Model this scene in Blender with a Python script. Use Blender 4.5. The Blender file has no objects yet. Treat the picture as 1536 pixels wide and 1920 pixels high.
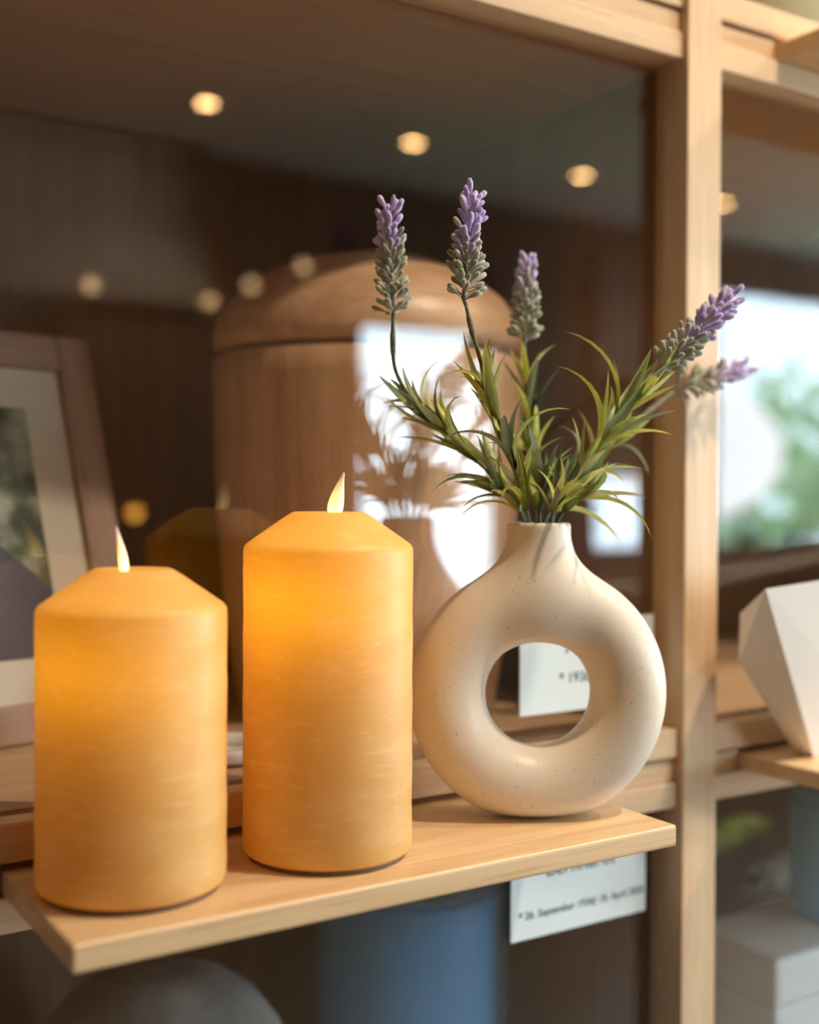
import bpy, bmesh, math, random
import numpy as np
from mathutils import Vector, Matrix

random.seed(7)
scene = bpy.context.scene
C = scene.collection
R = math.radians

# ---------------------------------------------------------------- camera
CAM = Vector((0.0, -0.68, 1.41))
F_PX = 2240.8
YAW, PITCH, ROLL = 0.5694, -0.0138, 0.0044
fwd = Vector((math.sin(YAW) * math.cos(PITCH), math.cos(YAW) * math.cos(PITCH), math.sin(PITCH)))
_r = Vector((math.cos(YAW), -math.sin(YAW), 0.0))
_u = _r.cross(fwd)
right = _r * math.cos(ROLL) + _u * math.sin(ROLL)
up = -_r * math.sin(ROLL) + _u * math.cos(ROLL)
cam_data = bpy.data.cameras.new('camera')
cam = bpy.data.objects.new('camera', cam_data)
C.objects.link(cam)
m3 = Matrix((right, up, -fwd)).transposed()
cam.matrix_world = Matrix.Translation(CAM) @ m3.to_4x4()
cam_data.sensor_fit = 'VERTICAL'
cam_data.sensor_height = 24.0
cam_data.lens = F_PX / 1920.0 * 24.0
cam_data.clip_start = 0.02
cam_data.dof.use_dof = True
cam_data.dof.focus_distance = 0.735
cam_data.dof.aperture_fstop = cam_data.lens / 1000.0 / 0.0165
scene.camera = cam

# ---------------------------------------------------------------- world (overcast daylight outside the windows)
world = bpy.data.worlds.new('daylight')
scene.world = world
world.use_nodes = True
bg = world.node_tree.nodes['Background']
bg.inputs['Color'].default_value = (0.68, 0.87, 1.0, 1)
bg.inputs['Strength'].default_value = 17.0

vs = scene.view_settings
vs.view_transform = 'Standard'
vs.look = 'None'
vs.gamma = 1.0
vs.use_curve_mapping = False
vs.exposure = 0.42
scene.cycles.max_bounces = 7
scene.cycles.diffuse_bounces = 4
scene.cycles.glossy_bounces = 4
scene.cycles.transparent_max_bounces = 16
scene.cycles.sample_clamp_indirect = 8.0

WARM = (1.0, 0.82, 0.62)
SPOT_POWER = 36.0


def ray(x, y):
    return fwd + right * ((x - 768) / F_PX) - up * ((y - 960) / F_PX)


def at(x, y, Y):
    """world point that stands at depth plane Y (metres behind the rail face)"""
    v = ray(x, y)
    return CAM + v * ((Y - CAM.y) / v.y)


def atz(x, y, z):
    v = ray(x, y)
    return CAM + v * ((z - CAM.z) / v.z)


GLASS_Y = 0.021


def mirrored(x, y, Y):
    """point of the room (Y < 0) whose reflection in the glass is seen at that place"""
    p = at(x, y, 2 * GLASS_Y - Y)
    return Vector((p.x, Y, p.z))


# ---------------------------------------------------------------- object helpers
def link(name, me, mat=None, parent=None, loc=None):
    o = bpy.data.objects.new(name, me)
    C.objects.link(o)
    if mat is not None and me is not None and not me.materials:
        me.materials.append(mat)
    if parent is not None:
        o.parent = parent
    if loc is not None:
        o.location = loc
    return o


def obj(name, bm, mat, parent=None, loc=None, smooth=False):
    me = bpy.data.meshes.new(name)
    bm.normal_update()
    bm.to_mesh(me)
    bm.free()
    if smooth:
        for p in me.polygons:
            p.use_smooth = True
    return link(name, me, mat, parent, loc)


def empty(name, loc, label, cat, group=None, rz=0.0):
    o = bpy.data.objects.new(name, None)
    o.empty_display_size = 0.02
    C.objects.link(o)
    o.location = loc
    o.rotation_euler = (0, 0, rz)
    return tag(o, label, cat, group)


def tag(o, label=None, cat=None, group=None, kind=None):
    if label:
        o['label'] = label
    if cat:
        o['category'] = cat
    if group:
        o['group'] = group
    if kind:
        o['kind'] = kind
    return o


def struct(o, label=None):
    o['kind'] = 'structure'
    if label:
        o['label'] = label
    return o


def box_bm(x0, x1, y0, y1, z0, z1, bev=0.0, seg=2):
    bm = bmesh.new()
    bmesh.ops.create_cube(bm, size=1.0)
    for v in bm.verts:
        v.co = Vector(((x0 + x1) / 2 + v.co.x * (x1 - x0), (y0 + y1) / 2 + v.co.y * (y1 - y0), (z0 + z1) / 2 + v.co.z * (z1 - z0)))
    if bev > 0:
        bmesh.ops.bevel(bm, geom=bm.edges[:], offset=bev, segments=seg, profile=0.6, affect='EDGES')
    return bm


def lathe_bm(prof, n=64, close=False):
    """prof: list of (radius, z)"""
    bm = bmesh.new()
    rings = []
    for r, z in prof:
        if r < 1e-6:
            rings.append([bm.verts.new((0, 0, z))])
        else:
            rings.append([bm.verts.new((r * math.cos(2 * math.pi * i / n), r * math.sin(2 * math.pi * i / n), z)) for i in range(n)])
    for a, b in zip(rings[:-1], rings[1:]):
        for i in range(n):
            j = (i + 1) % n
            if len(a) == 1 and len(b) == 1:
                continue
            if len(a) == 1:
                bm.faces.new((a[0], b[j], b[i]))
            elif len(b) == 1:
                bm.faces.new((a[i], a[j], b[0]))
            else:
                bm.faces.new((a[i], a[j], b[j], b[i]))
    bmesh.ops.recalc_face_normals(bm, faces=bm.faces[:])
    return bm


def catmull(pts, n):
    pts = [Vector(p) for p in pts]
    P = [pts[0] * 2 - pts[1]] + pts + [pts[-1] * 2 - pts[-2]]
    out = []
    segs = len(pts) - 1
    for i in range(n + 1):
        t = i / n * segs
        k = min(int(t), segs - 1)
        u = t - k
        p0, p1, p2, p3 = P[k:k + 4]
        out.append(0.5 * ((2 * p1) + (p2 - p0) * u + (2 * p0 - 5 * p1 + 4 * p2 - p3) * u * u + (3 * p1 - p0 - 3 * p2 + p3) * u ** 3))
    return out


def tube_bm(path, radii, n=8, bm=None):
    bm = bm or bmesh.new()
    rings = []
    nrm = Vector((0.3, 1, 0.1))
    for i, p in enumerate(path):
        a = path[max(i - 1, 0)]
        b = path[min(i + 1, len(path) - 1)]
        t = (b - a).normalized()
        nrm = (nrm - t * nrm.dot(t)).normalized()
        bn = t.cross(nrm)
        r = radii[i] if hasattr(radii, '__len__') else radii
        rings.append([bm.verts.new(p + (nrm * math.cos(2 * math.pi * k / n) + bn * math.sin(2 * math.pi * k / n)) * r) for k in range(n)])
    for a, b in zip(rings[:-1], rings[1:]):
        for k in range(n):
            bm.faces.new((a[k], a[(k + 1) % n], b[(k + 1) % n], b[k]))
    bm.faces.new(rings[0][::-1])
    bm.faces.new(rings[-1])
    return bm


# ---------------------------------------------------------------- materials
def nt(name):
    m = bpy.data.materials.new(name)
    m.use_nodes = True
    t = m.node_tree
    return m, t, t.nodes['Principled BSDF'], t.nodes['Material Output']


def node(t, typ, **kw):
    n = t.nodes.new(typ)
    for k, v in kw.items():
        if k in n.inputs.keys():
            n.inputs[k].default_value = v
        else:
            setattr(n, k, v)
    return n


def rgba(c):
    return (c[0], c[1], c[2], 1)


def plain(name, col, rough=0.6, metal=0.0, spec=0.5):
    m, t, b, o = nt(name)
    b.inputs['Base Color'].default_value = rgba(col)
    b.inputs['Roughness'].default_value = rough
    b.inputs['Metallic'].default_value = metal
    b.inputs['Specular IOR Level'].default_value = spec
    return m


def mottled(name, c1, c2, scale=20, rough=0.7, detail=6, lo=0.35, hi=0.65, bump=0.0, stretch=(1, 1, 1)):
    m, t, b, o = nt(name)
    tc = node(t, 'ShaderNodeTexCoord')
    mp = node(t, 'ShaderNodeMapping')
    mp.inputs['Scale'].default_value = stretch
    t.links.new(tc.outputs['Object'], mp.inputs['Vector'])
    nz = node(t, 'ShaderNodeTexNoise', Scale=scale, Detail=detail)
    t.links.new(mp.outputs['Vector'], nz.inputs['Vector'])
    cr = node(t, 'ShaderNodeValToRGB')
    cr.color_ramp.elements[0].position = lo
    cr.color_ramp.elements[0].color = rgba(c1)
    cr.color_ramp.elements[1].position = hi
    cr.color_ramp.elements[1].color = rgba(c2)
    t.links.new(nz.outputs['Fac'], cr.inputs['Fac'])
    t.links.new(cr.outputs['Color'], b.inputs['Base Color'])
    b.inputs['Roughness'].default_value = rough
    if bump:
        bp = node(t, 'ShaderNodeBump', Strength=bump, Distance=0.002)
        t.links.new(nz.outputs['Fac'], bp.inputs['Height'])
        t.links.new(bp.outputs['Normal'], b.inputs['Normal'])
    return m


def wood(name, c1, c2, axis, rough=0.45, fine=1.0, contrast=1.0):
    """straight grained wood: broad soft bands and fine dark pores running along one axis"""
    m, t, b, o = nt(name)
    tc = node(t, 'ShaderNodeTexCoord')
    info = node(t, 'ShaderNodeObjectInfo')
    off = node(t, 'ShaderNodeVectorMath', operation='SCALE')
    t.links.new(info.outputs['Random'], off.inputs['Scale'])
    off.inputs[0].default_value = (13, 7, 5)
    add = node(t, 'ShaderNodeVectorMath', operation='ADD')
    t.links.new(tc.outputs['Object'], add.inputs[0])
    t.links.new(off.outputs['Vector'], add.inputs[1])

    def grain(lng, crs, det, dist):
        s = [crs, crs, crs]
        s['XYZ'.index(axis)] = lng
        mp = node(t, 'ShaderNodeMapping')
        mp.inputs['Scale'].default_value = s
        t.links.new(add.outputs['Vector'], mp.inputs['Vector'])
        nz = node(t, 'ShaderNodeTexNoise', Scale=1.0, Detail=det, Distortion=dist)
        t.links.new(mp.outputs['Vector'], nz.inputs['Vector'])
        return nz
    a = grain(3.0, 70.0, 4, 0.6)
    f = grain(18.0 * fine, 900.0 * fine, 3, 0.2)
    cr = node(t, 'ShaderNodeValToRGB')
    cr.color_ramp.elements[0].position = 0.5 - 0.22 / contrast
    cr.color_ramp.elements[0].color = rgba(c1)
    cr.color_ramp.elements[1].position = 0.5 + 0.22 / contrast
    cr.color_ramp.elements[1].color = rgba(c2)
    t.links.new(a.outputs['Fac'], cr.inputs['Fac'])
    cf = node(t, 'ShaderNodeValToRGB')
    cf.color_ramp.elements[0].position = 0.30
    cf.color_ramp.elements[0].color = (0.72, 0.66, 0.6, 1)
    cf.color_ramp.elements[1].position = 0.48
    cf.color_ramp.elements[1].color = (1, 1, 1, 1)
    t.links.new(f.outputs['Fac'], cf.inputs['Fac'])
    mx = node(t, 'ShaderNodeMix', data_type='RGBA', blend_type='MULTIPLY')
    mx.inputs['Factor'].default_value = 0.75
    t.links.new(cr.outputs['Color'], mx.inputs['A'])
    t.links.new(cf.outputs['Color'], mx.inputs['B'])
    t.links.new(mx.outputs['Result'], b.inputs['Base Color'])
    b.inputs['Roughness'].default_value = rough
    bp = node(t, 'ShaderNodeBump', Strength=0.12, Distance=0.0005)
    t.links.new(f.outputs['Fac'], bp.inputs['Height'])
    t.links.new(bp.outputs['Normal'], b.inputs['Normal'])
    return m


def glass_mat(name, r0=0.042, tint=(1, 1, 1)):
    """clear pane: straight-through transmission plus Fresnel mirror reflection"""
    m = bpy.data.materials.new(name)
    m.use_nodes = True
    t = m.node_tree
    t.nodes.clear()
    out = node(t, 'ShaderNodeOutputMaterial')
    geo = node(t, 'ShaderNodeNewGeometry')
    dot = node(t, 'ShaderNodeVectorMath', operation='DOT_PRODUCT')
    t.links.new(geo.outputs['Normal'], dot.inputs[0])
    t.links.new(geo.outputs['Incoming'], dot.inputs[1])
    ab = node(t, 'ShaderNodeMath', operation='ABSOLUTE')
    t.links.new(dot.outputs['Value'], ab.inputs[0])
    sub = node(t, 'ShaderNodeMath', operation='SUBTRACT')
    sub.inputs[0].default_value = 1.0
    t.links.new(ab.outputs[0], sub.inputs[1])
    pw = node(t, 'ShaderNodeMath', operation='POWER')
    t.links.new(sub.outputs[0], pw.inputs[0])
    pw.inputs[1].default_value = 5.0
    mul = node(t, 'ShaderNodeMath', operation='MULTIPLY_ADD')
    t.links.new(pw.outputs[0], mul.inputs[0])
    mul.inputs[1].default_value = 1.0 - r0
    mul.inputs[2].default_value = r0
    tr = node(t, 'ShaderNodeBsdfTransparent', Color=rgba(tint))
    gl = node(t, 'ShaderNodeBsdfGlossy', Roughness=0.0)
    mix = node(t, 'ShaderNodeMixShader')
    t.links.new(mul.outputs[0], mix.inputs['Fac'])
    t.links.new(tr.outputs[0], mix.inputs[1])
    t.links.new(gl.outputs[0], mix.inputs[2])
    t.links.new(mix.outputs[0], out.inputs['Surface'])
    return m


def emit(name, col, strength):
    m = bpy.data.materials.new(name)
    m.use_nodes = True
    t = m.node_tree
    t.nodes.clear()
    out = node(t, 'ShaderNodeOutputMaterial')
    e = node(t, 'ShaderNodeEmission', Color=rgba(col), Strength=strength)
    t.links.new(e.outputs[0], out.inputs['Surface'])
    return m


LIGHT1, LIGHT2 = (0.66, 0.45, 0.27), (0.75, 0.55, 0.355)
M_wood_x = wood('light_wood_along', LIGHT1, LIGHT2, 'X')
M_wood_z = wood('light_wood_upright', LIGHT1, LIGHT2, 'Z')
M_shelf = wood('shelf_wood', (0.65, 0.43, 0.23), (0.77, 0.55, 0.32), 'X', rough=0.4, contrast=1.2)
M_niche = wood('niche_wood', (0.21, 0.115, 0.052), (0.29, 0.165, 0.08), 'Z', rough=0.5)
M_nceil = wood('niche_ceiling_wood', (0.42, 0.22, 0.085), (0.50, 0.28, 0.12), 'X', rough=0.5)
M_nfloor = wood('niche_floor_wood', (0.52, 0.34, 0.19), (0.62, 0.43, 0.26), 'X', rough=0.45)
M_urnwood = wood('urn_wood', (0.52, 0.30, 0.16), (0.68, 0.43, 0.26), 'Z', rough=0.38, contrast=0.9)
M_urnlid = wood('urn_lid_wood', (0.52, 0.30, 0.16), (0.68, 0.43, 0.26), 'X', rough=0.38, contrast=0.9)
M_framewood = wood('frame_wood', (0.30, 0.19, 0.13), (0.42, 0.28, 0.20), 'X', rough=0.5)
M_framewood_v = wood('frame_wood_upright', (0.30, 0.19, 0.13), (0.42, 0.28, 0.20), 'Z', rough=0.5)
M_dark = plain('slot_shade_and_dark_parts', (0.05, 0.03, 0.02), 0.8)  # near-black: painted shade at the slot back; plain dark pots and frame backing
M_glass = glass_mat('clear_pane')
M_white = plain('white_ceramic', (0.85, 0.84, 0.83), 0.35)

# ---------------------------------------------------------------- the room
X0, X1, Y0, Y1, ZC = -2.2, 6.4, -3.2, 0.47, 2.6
M_floor = wood('room_floor_wood', (0.21, 0.14, 0.085), (0.28, 0.19, 0.12), 'X', rough=0.35)
M_ceil = plain('ceiling_paint', (0.82, 0.84, 0.78), 0.9)
M_wall = plain('wall_plaster', (0.62, 0.54, 0.44), 0.9)
M_walldark = wood('dark_panelling', (0.13, 0.075, 0.04), (0.20, 0.12, 0.07), 'Z', rough=0.5)
struct(obj('floor', box_bm(X0, X1, Y0, Y1, -0.1, 0), M_floor), 'brown wooden floor of the room')
struct(obj('ceiling', box_bm(X0, X1, Y0, Y1, ZC, ZC + 0.1), M_ceil), 'pale painted ceiling with recessed spotlights')
struct(obj('wall_left', box_bm(X0 - 0.1, X0, Y0 - 0.1, Y1 + 0.1, -0.1, ZC + 0.1), M_walldark), 'dark panelled side wall')
RW = (-2.9, -0.6, 0.75, 2.35)           # unseen side window, added and sized for more cool daylight
bm = bmesh.new()
for y0_, y1_, z0_, z1_ in ((Y0 - 0.1, RW[0], -0.1, ZC + 0.1), (RW[1], Y1 + 0.1, -0.1, ZC + 0.1), (RW[0], RW[1], -0.1, RW[2]), (RW[0], RW[1], RW[3], ZC + 0.1)):
    b2 = box_bm(X1, X1 + 0.1, y0_, y1_, z0_, z1_)
    tmp_me = bpy.data.meshes.new('tmp')
    b2.to_mesh(tmp_me)
    b2.free()
    bm.from_mesh(tmp_me)
    bpy.data.meshes.remove(tmp_me)
struct(obj('wall_right', bm, M_wall), 'plain plaster side wall with an added window')
struct(obj('wall_back', box_bm(X0, X1, Y1, Y1 + 0.1, -0.1, ZC + 0.1), M_wall), 'plaster wall behind the display cabinet')

W1 = (mirrored(680, 590, Y0), mirrored(962, 1130, Y0))
W2X0 = mirrored(1118, 700, Y0).x
W3X0 = mirrored(1345, 700, Y0).x
wins = [(W1[0].x, W1[1].x, 0.98, 2.10), (W2X0, W3X0 - 0.06, 1.15, 2.42), (W3X0, 5.75, 1.15, 2.42)]


def wall_with_windows():
    bm = bmesh.new()
    xs = [X0]
    for a, b, _, _ in wins:
        xs += [a, b]
    xs.append(X1)

    def add(x0, x1, z0, z1):
        b2 = box_bm(x0, x1, Y0 - 0.16, Y0, z0, z1)
        me = bpy.data.meshes.new('tmp')
        b2.to_mesh(me)
        b2.free()
        bm.from_mesh(me)
        bpy.data.meshes.remove(me)
    for i in range(0, len(xs), 2):
        add(xs[i], xs[i + 1], -0.1, ZC + 0.1)
    for a, b, z0, z1 in wins:
        add(a, b, -0.1, z0)
        add(a, b, z1, ZC + 0.1)
    return obj('wall_front', bm, M_walldark)


struct(wall_with_windows(), 'dark panelled wall with windows across the room')
M_winframe = plain('window_frame_paint', (0.16, 0.11, 0.08), 0.5)
for i, (a, b, z0, z1) in enumerate(wins):
    w = struct(obj('window_%d' % (i + 1), box_bm(a, b, Y0 - 0.10, Y0 - 0.095, z0, z1), M_glass), 'window pane looking out to the garden')
    for fx0, fx1, fz0, fz1 in ((a, a + 0.03, z0, z1), (b - 0.03, b, z0, z1), (a + 0.03, b - 0.03, z0, z0 + 0.03), (a + 0.03, b - 0.03, z1 - 0.03, z1)):
        obj('window_frame', box_bm(fx0, fx1, Y0 - 0.13, Y0 - 0.06, fz0, fz1), M_winframe, w)
    ld = bpy.data.lights.new('window_portal', 'AREA')
    ld.shape = 'RECTANGLE'
    ld.size, ld.size_y = b - a, z1 - z0
    ld.cycles.is_portal = True
    lo = bpy.data.objects.new('window_portal', ld)
    C.objects.link(lo)
    lo.location = ((a + b) / 2, Y0 - 0.17, (z0 + z1) / 2)
    lo.rotation_euler = (R(90), 0, 0)

w = struct(obj('window_4', box_bm(X1 + 0.05, X1 + 0.055, RW[0], RW[1], RW[2], RW[3]), M_glass), 'unseen window pane added in the side wall for more daylight')
for fy0, fy1, fz0, fz1 in ((RW[0], RW[0] + 0.03, RW[2], RW[3]), (RW[1] - 0.03, RW[1], RW[2], RW[3]), (RW[0] + 0.03, RW[1] - 0.03, RW[2], RW[2] + 0.03), (RW[0] + 0.03, RW[1] - 0.03, RW[3] - 0.03, RW[3])):
    obj('window_frame', box_bm(X1 + 0.02, X1 + 0.08, fy0, fy1, fz0, fz1), M_winframe, w)
ld = bpy.data.lights.new('window_portal', 'AREA')
ld.shape = 'RECTANGLE'
ld.size, ld.size_y = RW[1] - RW[0], RW[3] - RW[2]
ld.cycles.is_portal = True
lo = bpy.data.objects.new('window_portal', ld)
C.objects.link(lo)
lo.location = (X1 + 0.11, (RW[0] + RW[1]) / 2, (RW[2] + RW[3]) / 2)
lo.rotation_euler = (R(90), 0, R(90))
M_roller = plain('blocker_blind_cloth', (0.20, 0.17, 0.15), 0.9)
rb = empty('blocker_blind', ((W2X0 + W3X0) / 2 - 0.03, Y0 + 0.03, 1.52), 'added brown roller blind blocking the bright upper half of the middle window', 'blind')  # invented blind, put here to block the bright upper window
_w = (W3X0 - W2X0) / 2
obj('blind_sheet', box_bm(-_w, _w, -0.002, 0.002, 0, 0.92), M_roller, rb)
obj('bottom_bar', box_bm(-_w, _w, -0.008, 0.008, -0.02, 0.0), M_winframe, rb)

# ground and planting outside the windows
M_lawn = mottled('garden_lawn', (0.10, 0.20, 0.06), (0.20, 0.32, 0.10), 3.0, 0.9)
struct(obj('ground_outside', box_bm(-6, 16, -16, Y0 - 0.17, -0.6, -0.5), M_lawn), 'green lawn outside the windows')
M_leafy = mottled('garden_foliage', (0.22, 0.40, 0.16), (0.55, 0.70, 0.36), 7.0, 0.8)


def shrub(name, loc, rx, rz, label, seed):
    rnd = random.Random(seed)
    root = empty(name, loc, label, 'tree', 'garden trees outside the window')
    bm = bmesh.new()
    for k in range(420):
        th, ph = rnd.uniform(0, 2 * math.pi), math.acos(rnd.uniform(-1, 1))
        rr = rnd.uniform(0.72, 1.0)
        c = Vector((rx * rr * math.sin(ph) * math.cos(th), rx * rr * math.sin(ph) * math.sin(th), rz * 1.25 + rz * rr * math.cos(ph)))
        ax = Vector((rnd.uniform(-1, 1), rnd.uniform(-1, 1), rnd.uniform(-1, 1))).normalized()
        bx = ax.orthogonal().normalized()
        cx = ax.cross(bx)
        s = rnd.uniform(0.10, 0.20)
        bm.faces.new([bm.verts.new(c + bx * s), bm.verts.new(c + cx * s * 0.5 + ax * s * 0.15), bm.verts.new(c - bx * s), bm.verts.new(c - cx * s * 0.5 + ax * s * 0.15)])
    obj('foliage', bm, M_leafy, root)['kind'] = 'stuff'
    obj('trunk', tube_bm([Vector((0, 0, 0)), Vector((0.03, 0, rz * 0.7)), Vector((0, 0.02, rz * 1.3))], [0.09, 0.07, 0.04]), M_walldark, root)


shrub('garden_tree', (7.7, -5.9, -0.5), 0.95, 1.15, 'round leafy tree outside the wide window', 3)
shrub('garden_tree', (10.4, -7.6, -0.5), 1.3, 1.5, 'taller leafy tree further along outside the wide window', 4)
glob = empty('daylit_globe', (5.95, -5.0, -0.5), 'made-up white globe on a post outside the middle window, glowing in place of daylight', 'lamp')  # made-up globe; its glow stands in for daylight on a white object
obj('globe_post', lathe_bm([(0.0, 0.0), (0.16, 0.0), (0.14, 0.06), (0.06, 0.10), (0.05, 1.70), (0.12, 1.76), (0, 1.76)], 24), M_winframe, glob, smooth=True)
obj('glowing_globe', lathe_bm([(0.0, 1.765)] + [(0.56 * math.sin(R(a_)), 2.20 - 0.435 * math.cos(R(a_))) for a_ in range(12, 180, 12)] + [(0, 2.635)], 40), emit('globe_daylight_glow', (0.93, 0.97, 1.0), 11.0), glob, smooth=True)

# ceiling spotlights
M_trim = plain('spotlight_trim', (0.75, 0.72, 0.68), 0.4, 0.3)
M_bulb = emit('spotlight_bulb', (1.0, 0.58, 0.22), 95.0)


def downlight(x, y, label, group, power, size=130, tilt=(0, 0)):
    root = empty('ceiling_spotlight', (x, y, ZC), label, 'spotlight', group)
    obj('trim_ring', lathe_bm([(0.034, 0.0), (0.052, 0.0), (0.052, -0.006), (0.036, -0.008), (0.034, 0.0)], 32), M_trim, root, smooth=True)
    obj('bulb', lathe_bm([(0.0, -0.004), (0.025, -0.004), (0.025, -0.001), (0, -0.001)], 24), M_bulb, root)
    ld = bpy.data.lights.new('spotlight_beam', 'SPOT')
    ld.energy = power
    ld.color = WARM
    ld.spot_size = R(size)
    ld.spot_blend = 0.8
    ld.shadow_soft_size = 0.03
    lo = bpy.data.objects.new('spotlight_beam', ld)
    C.objects.link(lo)
    lo.parent = root
    lo.location = (0, 0, -0.03)
    lo.rotation_euler = (R(tilt[0]), R(tilt[1]), 0)


for n in range(5):
    downlight(1.44 + 0.745 * n, -2.68, 'ceiling spotlight number %s of the row near the windows' % ('one two three four five'.split()[n]), 'spotlights near the windows', SPOT_POWER)
for n in range(3):
    downlight(0.86 + 0.74 * n, -0.66, 'ceiling spotlight number %s of the row by the cabinet' % ('one two three'.split()[n]), 'spotlights by the cabinet', SPOT_POWER * 1.25)

# things across the room, seen only as reflections in the panes
M_blind = mottled('pale_patch_cloth', (0.62, 0.55, 0.45), (0.72, 0.66, 0.56), 60, 0.9, stretch=(1, 1, 0.1))
bx0, bx1 = mirrored(-260, 300, Y0 + 0.06).x, mirrored(385, 300, Y0 + 0.06).x
bl = empty('window_blind', ((bx0 + bx1) / 2, Y0 + 0.06, 2.06), 'made-up pale pleated blind across the room, standing in for a lighter patch', 'blind')  # made-up blind; gives the glass its lighter upper patch
bm = bmesh.new()
n = 60
va = []
for i in range(n + 1):
    x = -(bx1 - bx0) / 2 + (bx1 - bx0) * i / n
    y = 0.02 * math.sin(i * 1.3)
    va.append((bm.verts.new((x, y, 0)), bm.verts.new((x, y, 0.5))))
for a, b in zip(va[:-1], va[1:]):
    bm.faces.new((a[0], b[0], b[1], a[1]))
bmesh.ops.solidify(bm, geom=bm.faces[:], thickness=0.004)
obj('pale_patch_cloth', bm, M_blind, bl, smooth=True)
obj('head_rail', box_bm(-(bx1 - bx0) / 2, (bx1 - bx0) / 2, -0.03, 0.03, 0.49, 0.54), M_winframe, bl)
M_lampdim = emit('wall_lamp_glow', (1.0, 0.62, 0.30), 9.0)
M_lampamber = emit('wall_lamp_amber', (1.0, 0.45, 0.05), 14.0)
for (px, py, mm, lab) in ((568, 500, M_lampdim, 'small round wall lamp highest on the dark panelling'), (470, 535, M_lampdim, 'small round wall lamp beside the highest one'),
                          (393, 565, M_lampdim, 'small round wall lamp under the edge of the blind'), (170, 535, M_lampdim, 'small round wall lamp in front of the blind'),
                          (252, 962, M_lampamber, 'small amber wall lamp at chest height')):
    p = mirrored(px, py, Y0 + 0.12)
    root = empty('wall_lamp', p, lab, 'lamp', 'small round lamps across the room')
    bmx = lathe_bm([(0, 0), (0.02, 0), (0.02, 0.006), (0.0, 0.010)], 20)
    bmesh.ops.rotate(bmx, verts=bmx.verts[:], cent=(0, 0, 0), matrix=Matrix.Rotation(R(-90), 3, 'X'))
    obj('lamp_lens', bmx, mm, root, smooth=True)
    obj('lamp_arm', box_bm(-0.006, 0.006, -0.12, 0.0, -0.006, 0.006), M_winframe, root)

# ---------------------------------------------------------------- display cabinet
PX0, PX1 = 0.6890, 0.7262            # the post in view
PITCH_X, PITCH_Z = 0.6273, 0.5908
POST_F = -0.0055
RZB, RZM, RZU = 1.1637, 1.2033, 1.2260  # rail: underside, bottom and top of its upper piece
SHELF_T, SHELF_Z = 0.0139, 1.1983
LOW_TOP = SHELF_Z - SHELF_T - 0.0004
NB = 0.435                            # niche back
cab = empty('display_cabinet', (0.4, 0.2, 0), 'light wooden lattice cabinet with posts, rails and glass fronted niches', 'cabinet')


def part(name, bm, mat, smooth=False):
    # mesh is given in world coordinates; recentre so that the grain follows each piece
    c = sum((v.co for v in bm.verts), Vector()) / len(bm.verts)
    bmesh.ops.translate(bm, verts=bm.verts[:], vec=-c)
    o = obj(name, bm, mat, cab, smooth=smooth)
    o.location = c - cab.location
    return o


cols = range(-2, 3)
for i in range(-2, 4):
    dx = (i - 0) * PITCH_X
    part('post', box_bm(PX0 + dx, PX1 + dx, POST_F, 0.030, 0.0, ZC - 0.01, 0.0016), M_wood_z)
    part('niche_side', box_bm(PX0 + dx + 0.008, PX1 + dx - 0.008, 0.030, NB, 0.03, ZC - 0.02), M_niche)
for i in cols:
    xa = PX1 + (i - 1) * PITCH_X
    xb = PX0 + i * PITCH_X
    for j in range(-1, 3):
        dz = j * PITCH_Z
        part('lower_rail', box_bm(xa + 0.003, xb - 0.0005, 0.0, 0.030, RZB + dz, LOW_TOP + dz, 0.0016), M_wood_x)
        part('upper_rail', box_bm(xa + 0.003, xb - 0.0005, 0.0, 0.0185, RZM + dz, RZU + dz, 0.0016), M_wood_x)
        cuts = {(0, 0): (0.1677, 0.5605), (1, 0): (0.7620, 1.155), (1, 1): (0.7990, 1.190)}.get((i, j))
        spans = [(xa, xb)] if not cuts else [(xa, cuts[0] - 0.001), (cuts[1] + 0.001, xb)]
        for sa, sb2 in spans:
            part('slot_strip', box_bm(sa, sb2, 0.0035, 0.0285, LOW_TOP + dz + 0.0004, RZM + dz - 0.0022), M_wood_x)
        part('slot_back', box_bm(xa, xb, 0.0287, 0.0299, LOW_TOP + dz, RZM + dz), M_dark)
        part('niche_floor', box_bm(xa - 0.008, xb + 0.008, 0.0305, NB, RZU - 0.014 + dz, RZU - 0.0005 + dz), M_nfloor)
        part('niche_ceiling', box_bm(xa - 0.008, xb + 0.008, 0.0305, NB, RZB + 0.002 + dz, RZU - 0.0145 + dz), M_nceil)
    for j in range(-1, 2):
        dz = j * PITCH_Z
        part('glass_pane', box_bm(xa - 0.006, xb + 0.006, GLASS_Y - 0.002, GLASS_Y + 0.002, RZU - 0.006 + dz, RZB + PITCH_Z + 0.006 + dz), M_glass)
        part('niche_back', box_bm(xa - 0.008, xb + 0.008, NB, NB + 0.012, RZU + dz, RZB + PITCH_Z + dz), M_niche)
part('base_board', box_bm(PX0 - 3 * PITCH_X, PX1 + 3 * PITCH_X, 0.0, 0.03, 0.0, RZB - PITCH_Z - 0.001), M_wood_x)


def shelf(x0, x1, dz, label):
    o = obj('shelf_board', box_bm(-(x1 - x0) / 2, (x1 - x0) / 2, -0.1265, 0.026, -SHELF_T, 0.0, 0.0022, 3), M_shelf, loc=((x0 + x1) / 2, 0, SHELF_Z + dz))
    return tag(o, label, 'shelf', 'shelf boards plugged into the cabinet rails')


shelf(0.1677, 0.5605, 0, 'light wooden shelf board carrying two candles and a ring vase')
shelf(0.7620, 1.155, 0, 'light wooden shelf board carrying the white faceted planter beyond the post')
shelf(0.7990, 1.190, PITCH_Z, 'light wooden shelf board high up above the white faceted planter')

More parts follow.
